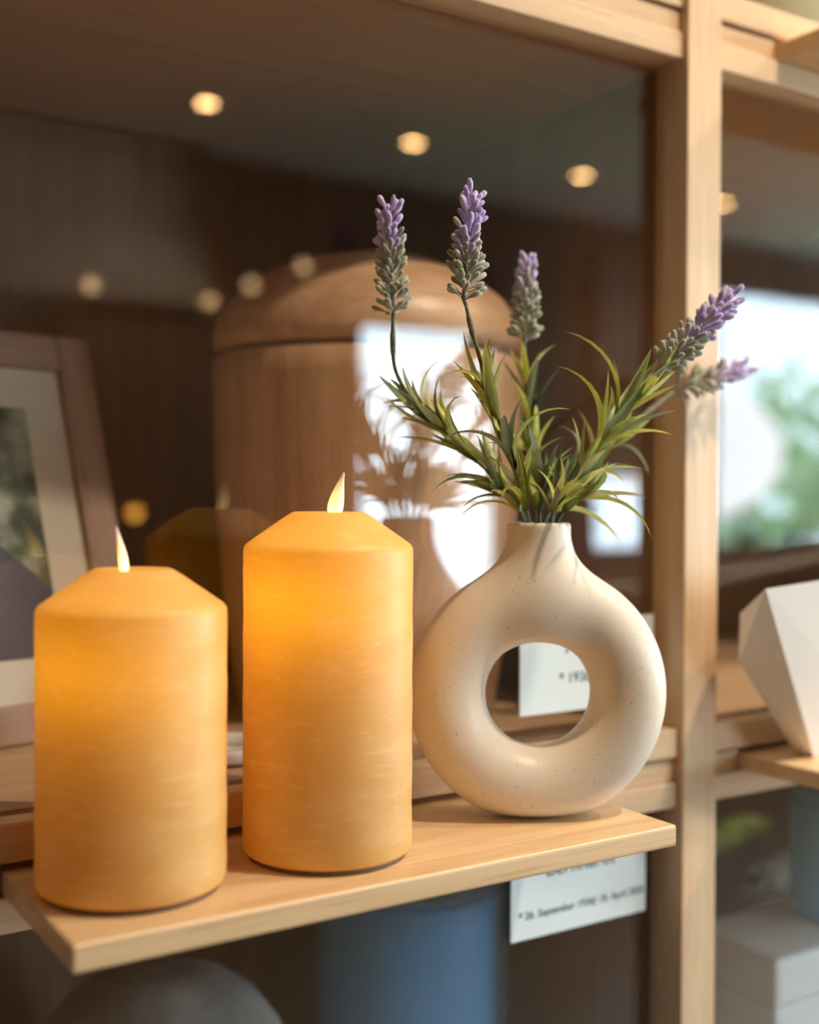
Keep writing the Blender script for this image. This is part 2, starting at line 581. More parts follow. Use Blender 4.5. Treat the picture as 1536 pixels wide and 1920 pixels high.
# ---------------------------------------------------------------- candles
def wax_material():
    m, t, b, o = nt('honey_wax')
    tc = node(t, 'ShaderNodeTexCoord')
    # cloudy wax
    n1 = node(t, 'ShaderNodeTexNoise', Scale=22.0, Detail=5.0)
    mp = node(t, 'ShaderNodeMapping')
    mp.inputs['Scale'].default_value = (1, 1, 2.2)
    t.links.new(tc.outputs['Object'], mp.inputs['Vector'])
    t.links.new(mp.outputs['Vector'], n1.inputs['Vector'])
    cr = node(t, 'ShaderNodeValToRGB')
    cr.color_ramp.elements[0].position = 0.3
    cr.color_ramp.elements[0].color = (0.62, 0.385, 0.11, 1)
    cr.color_ramp.elements[1].position = 0.7
    cr.color_ramp.elements[1].color = (0.73, 0.50, 0.20, 1)
    t.links.new(n1.outputs['Fac'], cr.inputs['Fac'])
    # pale frost lines lying round the candle
    mp2 = node(t, 'ShaderNodeMapping')
    mp2.inputs['Scale'].default_value = (28, 28, 190)
    t.links.new(tc.outputs['Object'], mp2.inputs['Vector'])
    n2 = node(t, 'ShaderNodeTexNoise', Scale=1.0, Detail=4.0, Distortion=1.6)
    t.links.new(mp2.outputs['Vector'], n2.inputs['Vector'])
    c2 = node(t, 'ShaderNodeValToRGB')
    c2.color_ramp.elements[0].position = 0.57
    c2.color_ramp.elements[0].color = (0, 0, 0, 1)
    c2.color_ramp.elements[1].position = 0.76
    c2.color_ramp.elements[1].color = (0.7, 0.7, 0.7, 1)
    t.links.new(n2.outputs['Fac'], c2.inputs['Fac'])
    # hairline cracks
    vo = node(t, 'ShaderNodeTexVoronoi', feature='DISTANCE_TO_EDGE', Scale=30.0)
    mp3 = node(t, 'ShaderNodeMapping')
    mp3.inputs['Scale'].default_value = (1, 1, 1.9)
    nd = node(t, 'ShaderNodeTexNoise', Scale=60.0, Detail=3.0)
    t.links.new(tc.outputs['Object'], nd.inputs['Vector'])
    ndm = node(t, 'ShaderNodeVectorMath', operation='SCALE')
    ndm.inputs['Scale'].default_value = 0.03
    t.links.new(nd.outputs['Color'], ndm.inputs[0])
    ad = node(t, 'ShaderNodeVectorMath', operation='ADD')
    t.links.new(tc.outputs['Object'], ad.inputs[0])
    t.links.new(ndm.outputs['Vector'], ad.inputs[1])
    t.links.new(ad.outputs['Vector'], mp3.inputs['Vector'])
    t.links.new(mp3.outputs['Vector'], vo.inputs['Vector'])
    lt = node(t, 'ShaderNodeMath', operation='LESS_THAN')
    t.links.new(vo.outputs['Distance'], lt.inputs[0])
    lt.inputs[1].default_value = 0.008
    gate = node(t, 'ShaderNodeMath', operation='GREATER_THAN')
    t.links.new(n1.outputs['Fac'], gate.inputs[0])
    gate.inputs[1].default_value = 0.55
    lg = node(t, 'ShaderNodeMath', operation='MULTIPLY')
    t.links.new(lt.outputs[0], lg.inputs[0])
    t.links.new(gate.outputs[0], lg.inputs[1])
    lg2 = node(t, 'ShaderNodeMath', operation='MULTIPLY')
    t.links.new(lg.outputs[0], lg2.inputs[0])
    lg2.inputs[1].default_value = 0.45
    mxf = node(t, 'ShaderNodeMath', operation='MAXIMUM')
    t.links.new(c2.outputs['Color'], mxf.inputs[0])
    t.links.new(lg2.outputs[0], mxf.inputs[1])
    mx = node(t, 'ShaderNodeMix', data_type='RGBA')
    t.links.new(mxf.outputs[0], mx.inputs['Factor'])
    t.links.new(cr.outputs['Color'], mx.inputs['A'])
    mx.inputs['B'].default_value = (0.86, 0.64, 0.36, 1)
    t.links.new(mx.outputs['Result'], b.inputs['Base Color'])
    b.inputs['Roughness'].default_value = 0.46
    b.inputs['Subsurface Weight'].default_value = 0.0
    b.inputs['Subsurface Radius'].default_value = (0.012, 0.006, 0.002)
    b.inputs['Subsurface Scale'].default_value = 0.6
    bp = node(t, 'ShaderNodeBump', Strength=0.15, Distance=0.0005)
    t.links.new(n2.outputs['Fac'], bp.inputs['Height'])
    t.links.new(bp.outputs['Normal'], b.inputs['Normal'])
    tr = node(t, 'ShaderNodeBsdfTranslucent', Color=(1.0, 0.64, 0.06, 1))
    ms = node(t, 'ShaderNodeMixShader', Fac=0.20)
    t.links.new(b.outputs[0], ms.inputs[1])
    t.links.new(tr.outputs[0], ms.inputs[2])
    t.links.new(ms.outputs[0], o.inputs['Surface'])
    return m


def flame_material():
    m, t, b, o = nt('glowing_flame_plastic')
    tc = node(t, 'ShaderNodeTexCoord')
    sp = node(t, 'ShaderNodeSeparateXYZ')
    t.links.new(tc.outputs['Object'], sp.inputs[0])
    mr = node(t, 'ShaderNodeMapRange')
    mr.inputs['From Min'].default_value = 0.0
    mr.inputs['From Max'].default_value = 0.022
    t.links.new(sp.outputs['Z'], mr.inputs['Value'])
    cr = node(t, 'ShaderNodeValToRGB')
    e = cr.color_ramp.elements
    e[0].position, e[0].color = 0.0, (1.0, 0.80, 0.30, 1)
    e[1].position, e[1].color = 1.0, (0.02, 0.014, 0.01, 1)
    k = e.new(0.28); k.color = (0.95, 0.60, 0.12, 1)
    k = e.new(0.62); k.color = (0.40, 0.20, 0.06, 1)
    t.links.new(mr.outputs[0], cr.inputs['Fac'])
    b.inputs['Base Color'].default_value = (0.88, 0.80, 0.74, 1)
    b.inputs['Roughness'].default_value = 0.35
    t.links.new(cr.outputs['Color'], b.inputs['Emission Color'])
    b.inputs['Emission Strength'].default_value = 1.9
    return m


M_wax, M_flame = wax_material(), flame_material()
M_cbase = plain('foot_gap_shade', (0.16, 0.08, 0.03), 0.6)  # dark brown paints the shadow gap under the inset wax


def candle(loc, rad, h_sh, h_top, r_top, label, flame_off, lean, turn, glow):
    root = empty('pillar_candle', loc, label, 'candle', 'honey coloured pillar candles')
    b = 0.0025
    prof = [(0.0, 0.0030), (rad - 0.004, 0.0030), (rad - 0.0012, 0.0036), (rad, 0.0058)]
    for k in range(1, 14):
        prof.append((rad + 0.0002 * math.sin(k * 2.1), 0.0058 + (h_sh - 0.0058 - b) * k / 14))
    sl = Vector((r_top - rad, h_top - h_sh)).normalized()
    prof += [(rad, h_sh - b), (rad - 0.0003, h_sh - b * 0.4), (rad + sl.x * 0.8 * b, h_sh + sl.y * 0.7 * b)]
    for k in range(1, 6):
        f = 0.08 + k / 6 * 0.84
        prof.append((rad + (r_top - rad) * f, h_sh + (h_top - h_sh) * f))
    prof += [(r_top + 0.0006, h_top - 0.0008), (r_top - 0.0012, h_top - 0.0001), (r_top * 0.75, h_top - 0.0008), (r_top * 0.4, h_top - 0.0012), (0, h_top - 0.0012)]
    body = obj('wax_body', lathe_bm(prof, 96), M_wax, root, smooth=True)
    obj('foot', lathe_bm([(0, 0.0), (rad - 0.0035, 0.0), (rad - 0.0035, 0.0029), (0, 0.0029)], 64), M_cbase, root)
    # leaf shaped flame, flattened, leaning
    bm = bmesh.new()
    H, n, rings = 0.0245, 20, []
    shape = [(0.0, 0.0040), (0.10, 0.0046), (0.22, 0.0047), (0.38, 0.0042), (0.55, 0.0033), (0.72, 0.0022), (0.86, 0.0013), (0.96, 0.0007), (1.0, 0.0)]
    for f, w in shape:
        cx = lean * H * (f ** 1.5)
        if w == 0:
            rings.append([bm.verts.new((cx, 0, f * H))])
        else:
            rings.append([bm.verts.new((cx + w * math.cos(2 * math.pi * i / n), w * 0.42 * math.sin(2 * math.pi * i / n), f * H)) for i in range(n)])
    bm.faces.new(rings[0][::-1])
    for a, b2 in zip(rings[:-1], rings[1:]):
        for i in range(n):
            j = (i + 1) % n
            if len(b2) == 1:
                bm.faces.new((a[i], a[j], b2[0]))
            else:
                bm.faces.new((a[i], a[j], b2[j], b2[i]))
    fl = obj('flame', bm, M_flame, root, smooth=True)
    fl.location = (flame_off[0], flame_off[1], h_top - 0.0012)
    fl.rotation_euler = (0, 0, turn)
    ld = bpy.data.lights.new('candle_glow', 'POINT')
    ld.energy = glow
    ld.color = (1.0, 0.62, 0.12)
    ld.shadow_soft_size = 0.012
    lo = bpy.data.objects.new('candle_glow', ld)
    C.objects.link(lo)
    lo.parent = root
    lo.location = (-0.014, -0.008, h_sh - 0.030)
    return root


candle((0.2213, -0.0577, SHELF_Z), 0.0505, 0.1515, 0.1718, 0.0212, 'shorter honey yellow pillar candle at the open end of the shelf', (-0.006, -0.004), -0.50, R(50), 0.11)
candle((0.3408, -0.0589, SHELF_Z), 0.0500, 0.1820, 0.2020, 0.0215, 'taller honey yellow pillar candle between the short candle and the ring vase', (0.003, -0.002), 0.22, R(-30), 0.14)

# ---------------------------------------------------------------- ring vase
def surface_nets(fn, lo, hi, h):
    n = [int(math.ceil((hi[i] - lo[i]) / h)) + 1 for i in range(3)]
    ax = [lo[i] + h * np.arange(n[i]) for i in range(3)]
    Xg, Yg, Zg = np.meshgrid(*ax, indexing='ij')
    V = fn(Xg, Yg, Zg)
    s = V < 0
    cs = [s[a:n[0] - 1 + a, b:n[1] - 1 + b, c:n[2] - 1 + c] for a in (0, 1) for b in (0, 1) for c in (0, 1)]
    tot = sum(q.astype(np.int8) for q in cs)
    act = (tot > 0) & (tot < 8)
    idx = -np.ones(act.shape, int)
    cells = np.argwhere(act)
    idx[act] = np.arange(len(cells))
    P = np.zeros((len(cells), 3))
    cnt = np.zeros(len(cells))
    corners = [(a, b, c) for a in (0, 1) for b in (0, 1) for c in (0, 1)]
    for i in range(8):
        for j in range(i + 1, 8):
            if sum(abs(corners[i][k] - corners[j][k]) for k in range(3)) != 1:
                continue
            ca, cb = np.array(corners[i]), np.array(corners[j])
            va = V[tuple((cells + ca).T)]
            vb = V[tuple((cells + cb).T)]
            cross = (va < 0) != (vb < 0)
            tt = np.where(cross, va / np.where(cross, va - vb, 1), 0)
            P += np.where(cross[:, None], ca + (cb - ca) * tt[:, None], 0)
            cnt += cross
    P = np.array(lo) + (cells + P / cnt[:, None]) * h
    for _ in range(4):   # settle on the surface
        e = 1e-4
        f0 = fn(P[:, 0], P[:, 1], P[:, 2])
        g = np.stack([fn(P[:, 0] + e * (k == 0), P[:, 1] + e * (k == 1), P[:, 2] + e * (k == 2)) - f0 for k in range(3)], 1) / e
        step = (f0 / np.maximum((g ** 2).sum(1), 0.2))
        P -= np.clip(g * step[:, None], -h * 0.4, h * 0.4)
    F = []
    for axn in range(3):
        o1, o2 = (axn + 1) % 3, (axn + 2) % 3
        sl0 = [slice(None)] * 3
        sl1 = [slice(None)] * 3
        sl0[axn] = slice(0, n[axn] - 1)
        sl1[axn] = slice(1, n[axn])
        a, b = s[tuple(sl0)], s[tuple(sl1)]
        ed = np.argwhere(a != b)
        ed = ed[(ed[:, o1] > 0) & (ed[:, o2] > 0) & (ed[:, o1] < n[o1] - 1) & (ed[:, o2] < n[o2] - 1)]
        flip = a[tuple(ed.T)]
        d1 = np.zeros(3, int); d1[o1] = 1
        d2 = np.zeros(3, int); d2[o2] = 1
        q = np.stack([idx[tuple((ed - d1 - d2).T)], idx[tuple((ed - d2).T)], idx[tuple(ed.T)], idx[tuple((ed - d1).T)]], 1)
        q[~flip] = q[~flip][:, ::-1]
        F.append(q)
    return P, np.concatenate(F)


VR, Vr, VZC = 0.0605, 0.0252, 0.0815
RIM_Z, NECK_R = 0.1945, 0.0212


def smin(a, b, k):
    h = np.clip(0.5 + 0.5 * (b - a) / k, 0, 1)
    return b + (a - b) * h - k * h * (1 - h)


def vase_sdf(x, y, z):
    q = np.sqrt(x * x + (z - VZC) ** 2) - VR
    tor = np.sqrt(q * q + y * y) - Vr
    rad = np.sqrt(x * x + y * y)
    neck = np.maximum(rad - NECK_R, VZC + 0.045 - z)
    d = smin(tor, neck, 0.024)
    d = np.maximum(d, 0.0) + np.minimum(d, 0.0)
    top = z - RIM_Z
    d = -smin(-d, -top, 0.0035)          # rounded lip
    bot = -z
    d = -smin(-d, -bot, 0.008)           # flattened foot
    inner = np.maximum(rad - (NECK_R - 0.0034), RIM_Z - 0.055 - z)
    d = -smin(-d, inner, 0.002)
    return d


def vase_material():
    m, t, b, o = nt('speckled_cream_ceramic')
    tc = node(t, 'ShaderNodeTexCoord')
    nz = node(t, 'ShaderNodeTexNoise', Scale=620.0, Detail=2.0)
    t.links.new(tc.outputs['Object'], nz.inputs['Vector'])
    c1 = node(t, 'ShaderNodeValToRGB')
    c1.color_ramp.elements[0].position = 0.26
    c1.color_ramp.elements[0].color = (1, 1, 1, 1)
    c1.color_ramp.elements[1].position = 0.34
    c1.color_ramp.elements[1].color = (0, 0, 0, 1)
    t.links.new(nz.outputs['Fac'], c1.inputs['Fac'])
    n2 = node(t, 'ShaderNodeTexNoise', Scale=14.0, Detail=3.0)
    t.links.new(tc.outputs['Object'], n2.inputs['Vector'])
    c2 = node(t, 'ShaderNodeValToRGB')
    c2.color_ramp.elements[0].color = (0.75, 0.66, 0.55, 1)
    c2.color_ramp.elements[1].color = (0.81, 0.73, 0.63, 1)
    t.links.new(n2.outputs['Fac'], c2.inputs['Fac'])
    mx = node(t, 'ShaderNodeMix', data_type='RGBA')
    t.links.new(c1.outputs['Color'], mx.inputs['Factor'])
    t.links.new(c2.outputs['Color'], mx.inputs['A'])
    mx.inputs['B'].default_value = (0.50, 0.35, 0.22, 1)
    t.links.new(mx.outputs['Result'], b.inputs['Base Color'])
    b.inputs['Roughness'].default_value = 0.38
    b.inputs['Specular IOR Level'].default_value = 0.4
    return m


VASE = Vector((0.4985, -0.0600, SHELF_Z + 0.0002))
P_, F_ = surface_nets(vase_sdf, (-0.0925, -0.0325, -0.004), (0.0925, 0.0325, 0.2015), 0.00125)
me = bpy.data.meshes.new('ring_vase')
me.from_pydata(P_.tolist(), [], F_.tolist())
me.validate()
for p in me.polygons:
    p.use_smooth = True
vase = link('ring_vase', me, vase_material(), loc=VASE)
vase.rotation_euler = (0, 0, R(-29))
tag(vase, 'cream speckled ceramic ring vase with a round hole and short neck', 'vase')

# ---------------------------------------------------------------- lavender
def object_colour_mat(name, rough, sheen=0.0, transl=0.0, vary=0.15):
    m, t, b, o = nt(name)
    info = node(t, 'ShaderNodeObjectInfo')
    tc = node(t, 'ShaderNodeTexCoord')
    nz = node(t, 'ShaderNodeTexNoise', Scale=400.0, Detail=2.0)
    t.links.new(tc.outputs['Object'], nz.inputs['Vector'])
    hs = node(t, 'ShaderNodeHueSaturation')
    mr = node(t, 'ShaderNodeMapRange')
    mr.inputs['To Min'].default_value = 1 - vary
    mr.inputs['To Max'].default_value = 1 + vary
    t.links.new(nz.outputs['Fac'], mr.inputs['Value'])
    t.links.new(mr.outputs[0], hs.inputs['Value'])
    t.links.new(info.outputs['Color'], hs.inputs['Color'])
    t.links.new(hs.outputs['Color'], b.inputs['Base Color'])
    b.inputs['Roughness'].default_value = rough
    b.inputs['Specular IOR Level'].default_value = 0.25
    if sheen:
        b.inputs['Sheen Weight'].default_value = sheen
        b.inputs['Sheen Roughness'].default_value = 0.35
    if transl:
        tr = node(t, 'ShaderNodeBsdfTranslucent')
        t.links.new(hs.outputs['Color'], tr.inputs['Color'])
        ms = node(t, 'ShaderNodeMixShader', Fac=transl)
        t.links.new(b.outputs[0], ms.inputs[1])
        t.links.new(tr.outputs[0], ms.inputs[2])
        t.links.new(ms.outputs[0], o.inputs['Surface'])
    return m


M_bud = object_colour_mat('flocked_bud', 0.85, sheen=0.9)
M_leaf = object_colour_mat('grass_leaf', 0.5, transl=0.3, vary=0.22)
M_stem = mottled('flocked_stem', (0.13, 0.13, 0.085), (0.24, 0.23, 0.15), 300, 0.8)

bud_meshes = []
for k in range(3):
    L, w = 0.0092 + 0.0012 * k, 0.00155
    b = lathe_bm([(0, 0), (0.00045, 0.0003), (0.0005, L * 0.28), (w * 0.85, L * 0.55), (w, L * 0.76), (w * 0.7, L * 0.94), (0, L)], 7)
    mesh = bpy.data.meshes.new('bud')
    b.to_mesh(mesh)
    b.free()
    mesh.materials.append(M_bud)
    for p in mesh.polygons:
        p.use_smooth = True
    bud_meshes.append(mesh)


def leaf_mesh(length, width, bend, curl):
    """long pointed blade with a keel, growing along +Z, bending towards +X"""
    bm = bmesh.new()
    n = 9
    rows = []
    for i in range(n + 1):
        f = i / n
        a = bend * f ** 1.4
        x = length * f * math.sin(a * 0.55)
        z = length * f * math.cos(a * 0.55)
        w = width * (0.45 + 0.55 * min(1, f / 0.3)) * max(0.0, 1 - f ** 2.6) * 0.5
        k = w * curl
        nx, nz_ = math.cos(a), -math.sin(a)
        rows.append([Vector((x - nx * k, -w, z - nz_ * k)), Vector((x + nx * k * 0.2, 0, z + nz_ * k * 0.2)), Vector((x - nx * k, w, z - nz_ * k))])
    vs_ = [[bm.verts.new(c) for c in r] for r in rows[:-1]]
    tip = bm.verts.new(rows[-1][1])
    for a, b in zip(vs_[:-1], vs_[1:]):
        bm.faces.new((a[0], a[1], b[1], b[0]))
        bm.faces.new((a[1], a[2], b[2], b[1]))
    bm.faces.new((vs_[-1][0], vs_[-1][1], tip))
    bm.faces.new((vs_[-1][1], vs_[-1][2], tip))
    bmesh.ops.solidify(bm, geom=bm.faces[:], thickness=0.00028)
    mesh = bpy.data.meshes.new('leaf')
    bm.to_mesh(mesh)
    bm.free()
    mesh.materials.append(M_leaf)
    for p in mesh.polygons:
        p.use_smooth = True
    return mesh


leaf_meshes = [leaf_mesh(0.036, 0.0056, 0.4, 0.5), leaf_mesh(0.034, 0.0050, 0.8, 0.6), leaf_mesh(0.030, 0.0054, 0.1, 0.5),
               leaf_mesh(0.040, 0.0046, 1.3, 0.6), leaf_mesh(0.029, 0.0044, 0.6, 0.5), leaf_mesh(0.038, 0.0058, -0.4, 0.6)]
LEAF_COLS = [(0.72, 0.74, 0.20), (0.80, 0.80, 0.28), (0.56, 0.60, 0.20), (0.42, 0.48, 0.26), (0.85, 0.84, 0.45), (0.38, 0.43, 0.29), (0.66, 0.64, 0.32)]


def frame_from(zv, xhint):
    zv = zv.normalized()
    x = xhint - zv * xhint.dot(zv)
    if x.length < 1e-6:
        x = zv.orthogonal()
    x.normalize()
    return Matrix((x, zv.cross(x), zv)).transposed()


def put(name, mesh, parent, origin, pos, rot, scale, col):
    o = bpy.data.objects.new(name, mesh)
    C.objects.link(o)
    o.parent = parent
    o.matrix_basis = Matrix.Translation(pos - origin) @ rot.to_4x4() @ Matrix.Diagonal((scale, scale, scale, 1))
    o.color = (col[0], col[1], col[2], 1)
    return o


def jit(c, r, rnd):
    f = 1 + rnd.uniform(-r, r)
    return (min(1, c[0] * f), min(1, c[1] * f), min(1, c[2] * f * (1 + rnd.uniform(-0.1, 0.1))))


def lavender(label, pts, spike, whorls, leaf_nodes, seed, purple_from=0.5, fat=1.15):
    """pts: stem path from inside the neck up to the spike base; spike: (base, tip)"""
    rnd = random.Random(seed)
    origin = Vector(pts[0])
    root = empty('lavender_sprig', origin, label, 'flower', 'artificial lavender sprigs in the ring vase')
    path = catmull(pts, 40)
    rad = [0.0013 + 0.0005 * max(0, 0.4 - i / 40) for i in range(41)]
    for i in range(34, 38):
        rad[i] += 0.0007          # swollen knot below the flower
    obj('stem', tube_bm([p - origin for p in path], rad, 8), M_stem, root, smooth=True)
    sb, st = Vector(spike[0]), Vector(spike[1])
    ax = (st - sb)
    L = ax.length
    sp = obj('flower_spike', tube_bm([path[-1] - origin, sb - origin, (sb + st) * 0.5 - origin, sb + ax * 0.92 - origin], [0.0013, 0.0013, 0.0011, 0.0005], 6), M_stem, root, smooth=True)
    axn = ax.normalized()
    view = (sb - CAM).normalized()
    leaf_nodes = [(t_, c_ + 1, s_ * 1.2, sp_ * 0.8) for t_, c_, s_, sp_ in leaf_nodes]
    for w in range(whorls):
        f = w / (whorls - 1)
        nb = 11 if f < 0.75 else (9 if f < 0.92 else 6)
        spread = 60 - 30 * f
        ph0 = rnd.uniform(0, 6.28)
        base = sb + ax * (0.02 + 0.90 * f)
        for b in range(nb):
            ph = ph0 + 2 * math.pi * b / nb + rnd.uniform(-0.3, 0.3)
            side = frame_from(axn, view) @ Vector((math.cos(ph), math.sin(ph), 0))
            a = R(spread + rnd.uniform(-12, 12))
            dirv = axn * math.cos(a) + side * math.sin(a)
            g = f + rnd.uniform(-0.16, 0.16)
            green = (0.40, 0.40, 0.30)
            mid = (0.48, 0.42, 0.45)
            pur = (0.55, 0.44, 0.74)
            if g < purple_from - 0.12:
                col = green
            elif g < purple_from + 0.06:
                col = mid
            else:
                col = pur
            put('bud', bud_meshes[rnd.randrange(3)], sp, origin, base + axn * rnd.uniform(-0.0025, 0.0025) + dirv * rnd.uniform(0.0005, 0.0036), frame_from(dirv, view), fat * rnd.uniform(0.85, 1.2), jit(col, 0.22, rnd))
    # leaves
    for (t_, count, size, spread) in leaf_nodes:
        i = int(t_ * 40)
        p = path[i]
        tan = (path[min(i + 1, 40)] - path[max(i - 1, 0)]).normalized()
        ph0 = rnd.uniform(0, 6.28)
        for c in range(count):
            ph = ph0 + 2 * math.pi * c / count + rnd.uniform(-0.4, 0.4)
            side = frame_from(tan, view) @ Vector((math.cos(ph), math.sin(ph), 0))
            a = R(spread + rnd.uniform(-8, 10))
            dirv = tan * math.cos(a) + side * math.sin(a)
            pos = p + tan * rnd.uniform(-0.004, 0.004) + side * 0.001
            lm, lsc = leaf_meshes[rnd.randrange(6)], size * rnd.uniform(0.8, 1.15)
            for _ in range(8):               # leaves stop short of the pane
                rot = frame_from(dirv, side)
                if max((pos + rot @ v.co * lsc).y for v in lm.vertices) < GLASS_Y - 0.004:
                    break
                dirv = (dirv + Vector((0, -0.22, 0))).normalized()
                side = (side + Vector((0, -0.35, 0))).normalized()
            put('leaf', lm, root, origin, pos, rot, lsc, jit(LEAF_COLS[rnd.randrange(7)], 0.15, rnd))
    return root


sill_leaf = leaf_mesh(0.16, 0.05, 0.9, 0.4)
for n_, (px, lab) in enumerate(((1400, 'teal leafy pot plant on the window ledge, nearer the roller blind'), (1490, 'teal leafy pot plant on the window ledge, further from the roller blind'))):
    pp = mirrored(px, 990, Y0 - 0.03)
    pp.z = 1.151
    root = empty('pot_plant', pp, lab, 'plant', 'pot plants on the window ledge')
    obj('pot', lathe_bm([(0, 0), (0.025, 0), (0.033, 0.05), (0.030, 0.05), (0.026, 0.04), (0, 0.04)], 20), M_dark, root, smooth=True)
    rnd = random.Random(40 + n_)
    for k in range(18):
        a = R(20 * k + rnd.uniform(-8, 8))
        dv = Vector((math.cos(a) * 0.9, math.sin(a) * 0.25, rnd.uniform(0.4, 1.3)))
        put('leaf', sill_leaf, root, pp, pp + Vector((0, 0, 0.045)), frame_from(dv, Vector((math.cos(a), math.sin(a), 0))), rnd.uniform(0.5, 0.9), (0.25, 0.75, 0.62))


def base_pt(dx, dy, dz=-0.040):
    return Vector((VASE.x + dx, VASE.y + dy, VASE.z + RIM_Z + dz))


def a3(lst):
    return [at(x, y, Y) for x, y, Y in lst]


VY = VASE.y
lavender('lavender sprig with a bent stem, its upright flower nearest the tall candle',
         [base_pt(-0.006, 0.004)] + a3([(985, 978, VY + 0.006), (945, 915, VY + 0.016), (880, 850, VY + 0.026), (815, 788, VY + 0.036), (768, 742, VY + 0.043), (742, 695, VY + 0.048), (737, 650, VY + 0.050), (737, 596, VY + 0.051)]),
         (at(738, 590, VY + 0.051), at(729, 388, VY + 0.052)), 11, [(0.22, 7, 1.25, 20), (0.36, 7, 1.25, 17), (0.47, 6, 1.1, 22), (0.56, 5, 0.8, 28)], 11, purple_from=0.62)
lavender('tallest lavender sprig with a sharp purple flower and a knotted stem',
         [base_pt(-0.001, -0.006)] + a3([(992, 975, VY - 0.006), (972, 900, VY - 0.008), (945, 815, VY - 0.008), (920, 745, VY - 0.006), (902, 680, VY - 0.004), (886, 622, VY - 0.003), (874, 572, VY - 0.002)]),
         (at(869, 560, VY - 0.002), at(886, 366, VY - 0.002)), 11, [(0.18, 7, 1.2, 18), (0.34, 7, 1.2, 15), (0.50, 7, 1.2, 18), (0.62, 5, 0.8, 25)], 12, purple_from=0.45)
lavender('blurred lavender sprig standing close to the glass behind the others',
         [base_pt(0.002, 0.010)] + a3([(1005, 975, VY + 0.012), (1002, 890, VY + 0.030), (995, 800, VY + 0.048), (988, 720, VY + 0.056), (983, 650, VY + 0.059)]),
         (at(983, 640, VY + 0.059), at(990, 494, VY + 0.059)), 9, [(0.25, 7, 1.0, 24), (0.45, 7, 1.1, 20), (0.60, 6, 1.1, 20), (0.78, 5, 0.9, 28)], 13, purple_from=0.66)
lavender('lavender sprig leaning out past the post, sharp purple flower in front',
         [base_pt(0.007, -0.006)] + a3([(1035, 975, VY - 0.006), (1075, 905, VY - 0.014), (1125, 830, VY - 0.026), (1180, 755, VY - 0.038), (1232, 698, VY - 0.046)]),
         (at(1240, 690, VY - 0.046), at(1368, 562, VY - 0.062)), 11, [(0.25, 7, 1.15, 22), (0.42, 7, 1.2, 20), (0.58, 7, 1.3, 22), (0.74, 7, 1.3, 24), (0.82, 4, 0.9, 30)], 14, purple_from=0.42, fat=1.25)
lavender('blurred lavender sprig hanging lower behind the one leaning past the post',
         [base_pt(0.004, 0.006)] + a3([(1022, 976, VY + 0.006), (1080, 915, VY + 0.018), (1135, 850, VY + 0.026), (1200, 785, VY + 0.032), (1262, 735, VY + 0.034)]),
         (at(1275, 727, VY + 0.034), at(1396, 690, VY + 0.030)), 8, [(0.25, 7, 1.1, 24), (0.48, 7, 1.1, 22), (0.66, 5, 0.9, 26)], 15, purple_from=0.5)
# short leafy tufts round the neck
def tuft(label, pts, nodes, seed):
    rnd = random.Random(seed)
    origin = Vector(pts[0])
    root = empty('leaf_tuft', origin, label, 'leaves', 'short grassy tufts in the ring vase')
    path = catmull(pts, 12)
    obj('stem', tube_bm([p - origin for p in path], 0.0012, 6), M_stem, root, smooth=True)
    view = (origin - CAM).normalized()
    for (t_, count, size, spread) in nodes:
        i = int(t_ * 12)
        p = path[i]
        tan = (path[min(i + 1, 12)] - path[max(i - 1, 0)]).normalized()
        ph0 = rnd.uniform(0, 6.28)
        for c in range(count):
            ph = ph0 + 2 * math.pi * c / count + rnd.uniform(-0.4, 0.4)
            side = frame_from(tan, view) @ Vector((math.cos(ph), math.sin(ph), 0))
            a = R(spread + rnd.uniform(-8, 8))
            dirv = tan * math.cos(a) + side * math.sin(a)
            put('leaf', leaf_meshes[rnd.randrange(6)], root, origin, p + side * 0.001, frame_from(dirv, side), size * rnd.uniform(0.8, 1.15), jit(LEAF_COLS[rnd.randrange(7)], 0.15, rnd))


tuft('low grassy tuft in the middle of the vase neck', [base_pt(0.000, -0.009), base_pt(0.001, -0.012, 0.0), base_pt(0.002, -0.016, 0.018)], [(0.62, 6, 0.9, 22), (0.85, 7, 1.0, 25)], 21)
tuft('grassy tuft leaning over the candle side of the vase rim', [base_pt(-0.008, -0.002), base_pt(-0.013, 0.0, 0.002), base_pt(-0.030, 0.004, 0.022)], [(0.6, 6, 1.0, 20), (0.85, 7, 1.1, 24)], 22)
tuft('grassy tuft leaning over the post side of the vase rim', [base_pt(0.008, -0.003), base_pt(0.012, -0.006, 0.002), base_pt(0.030, -0.018, 0.020)], [(0.6, 6, 1.0, 20), (0.85, 7, 1.2, 24)], 23)
tuft('upright grassy tuft at the back of the vase neck', [base_pt(0.003, 0.004), base_pt(0.005, 0.006, 0.0), base_pt(0.010, 0.010, 0.030)], [(0.6, 7, 1.2, 16), (0.85, 8, 1.2, 20)], 24)

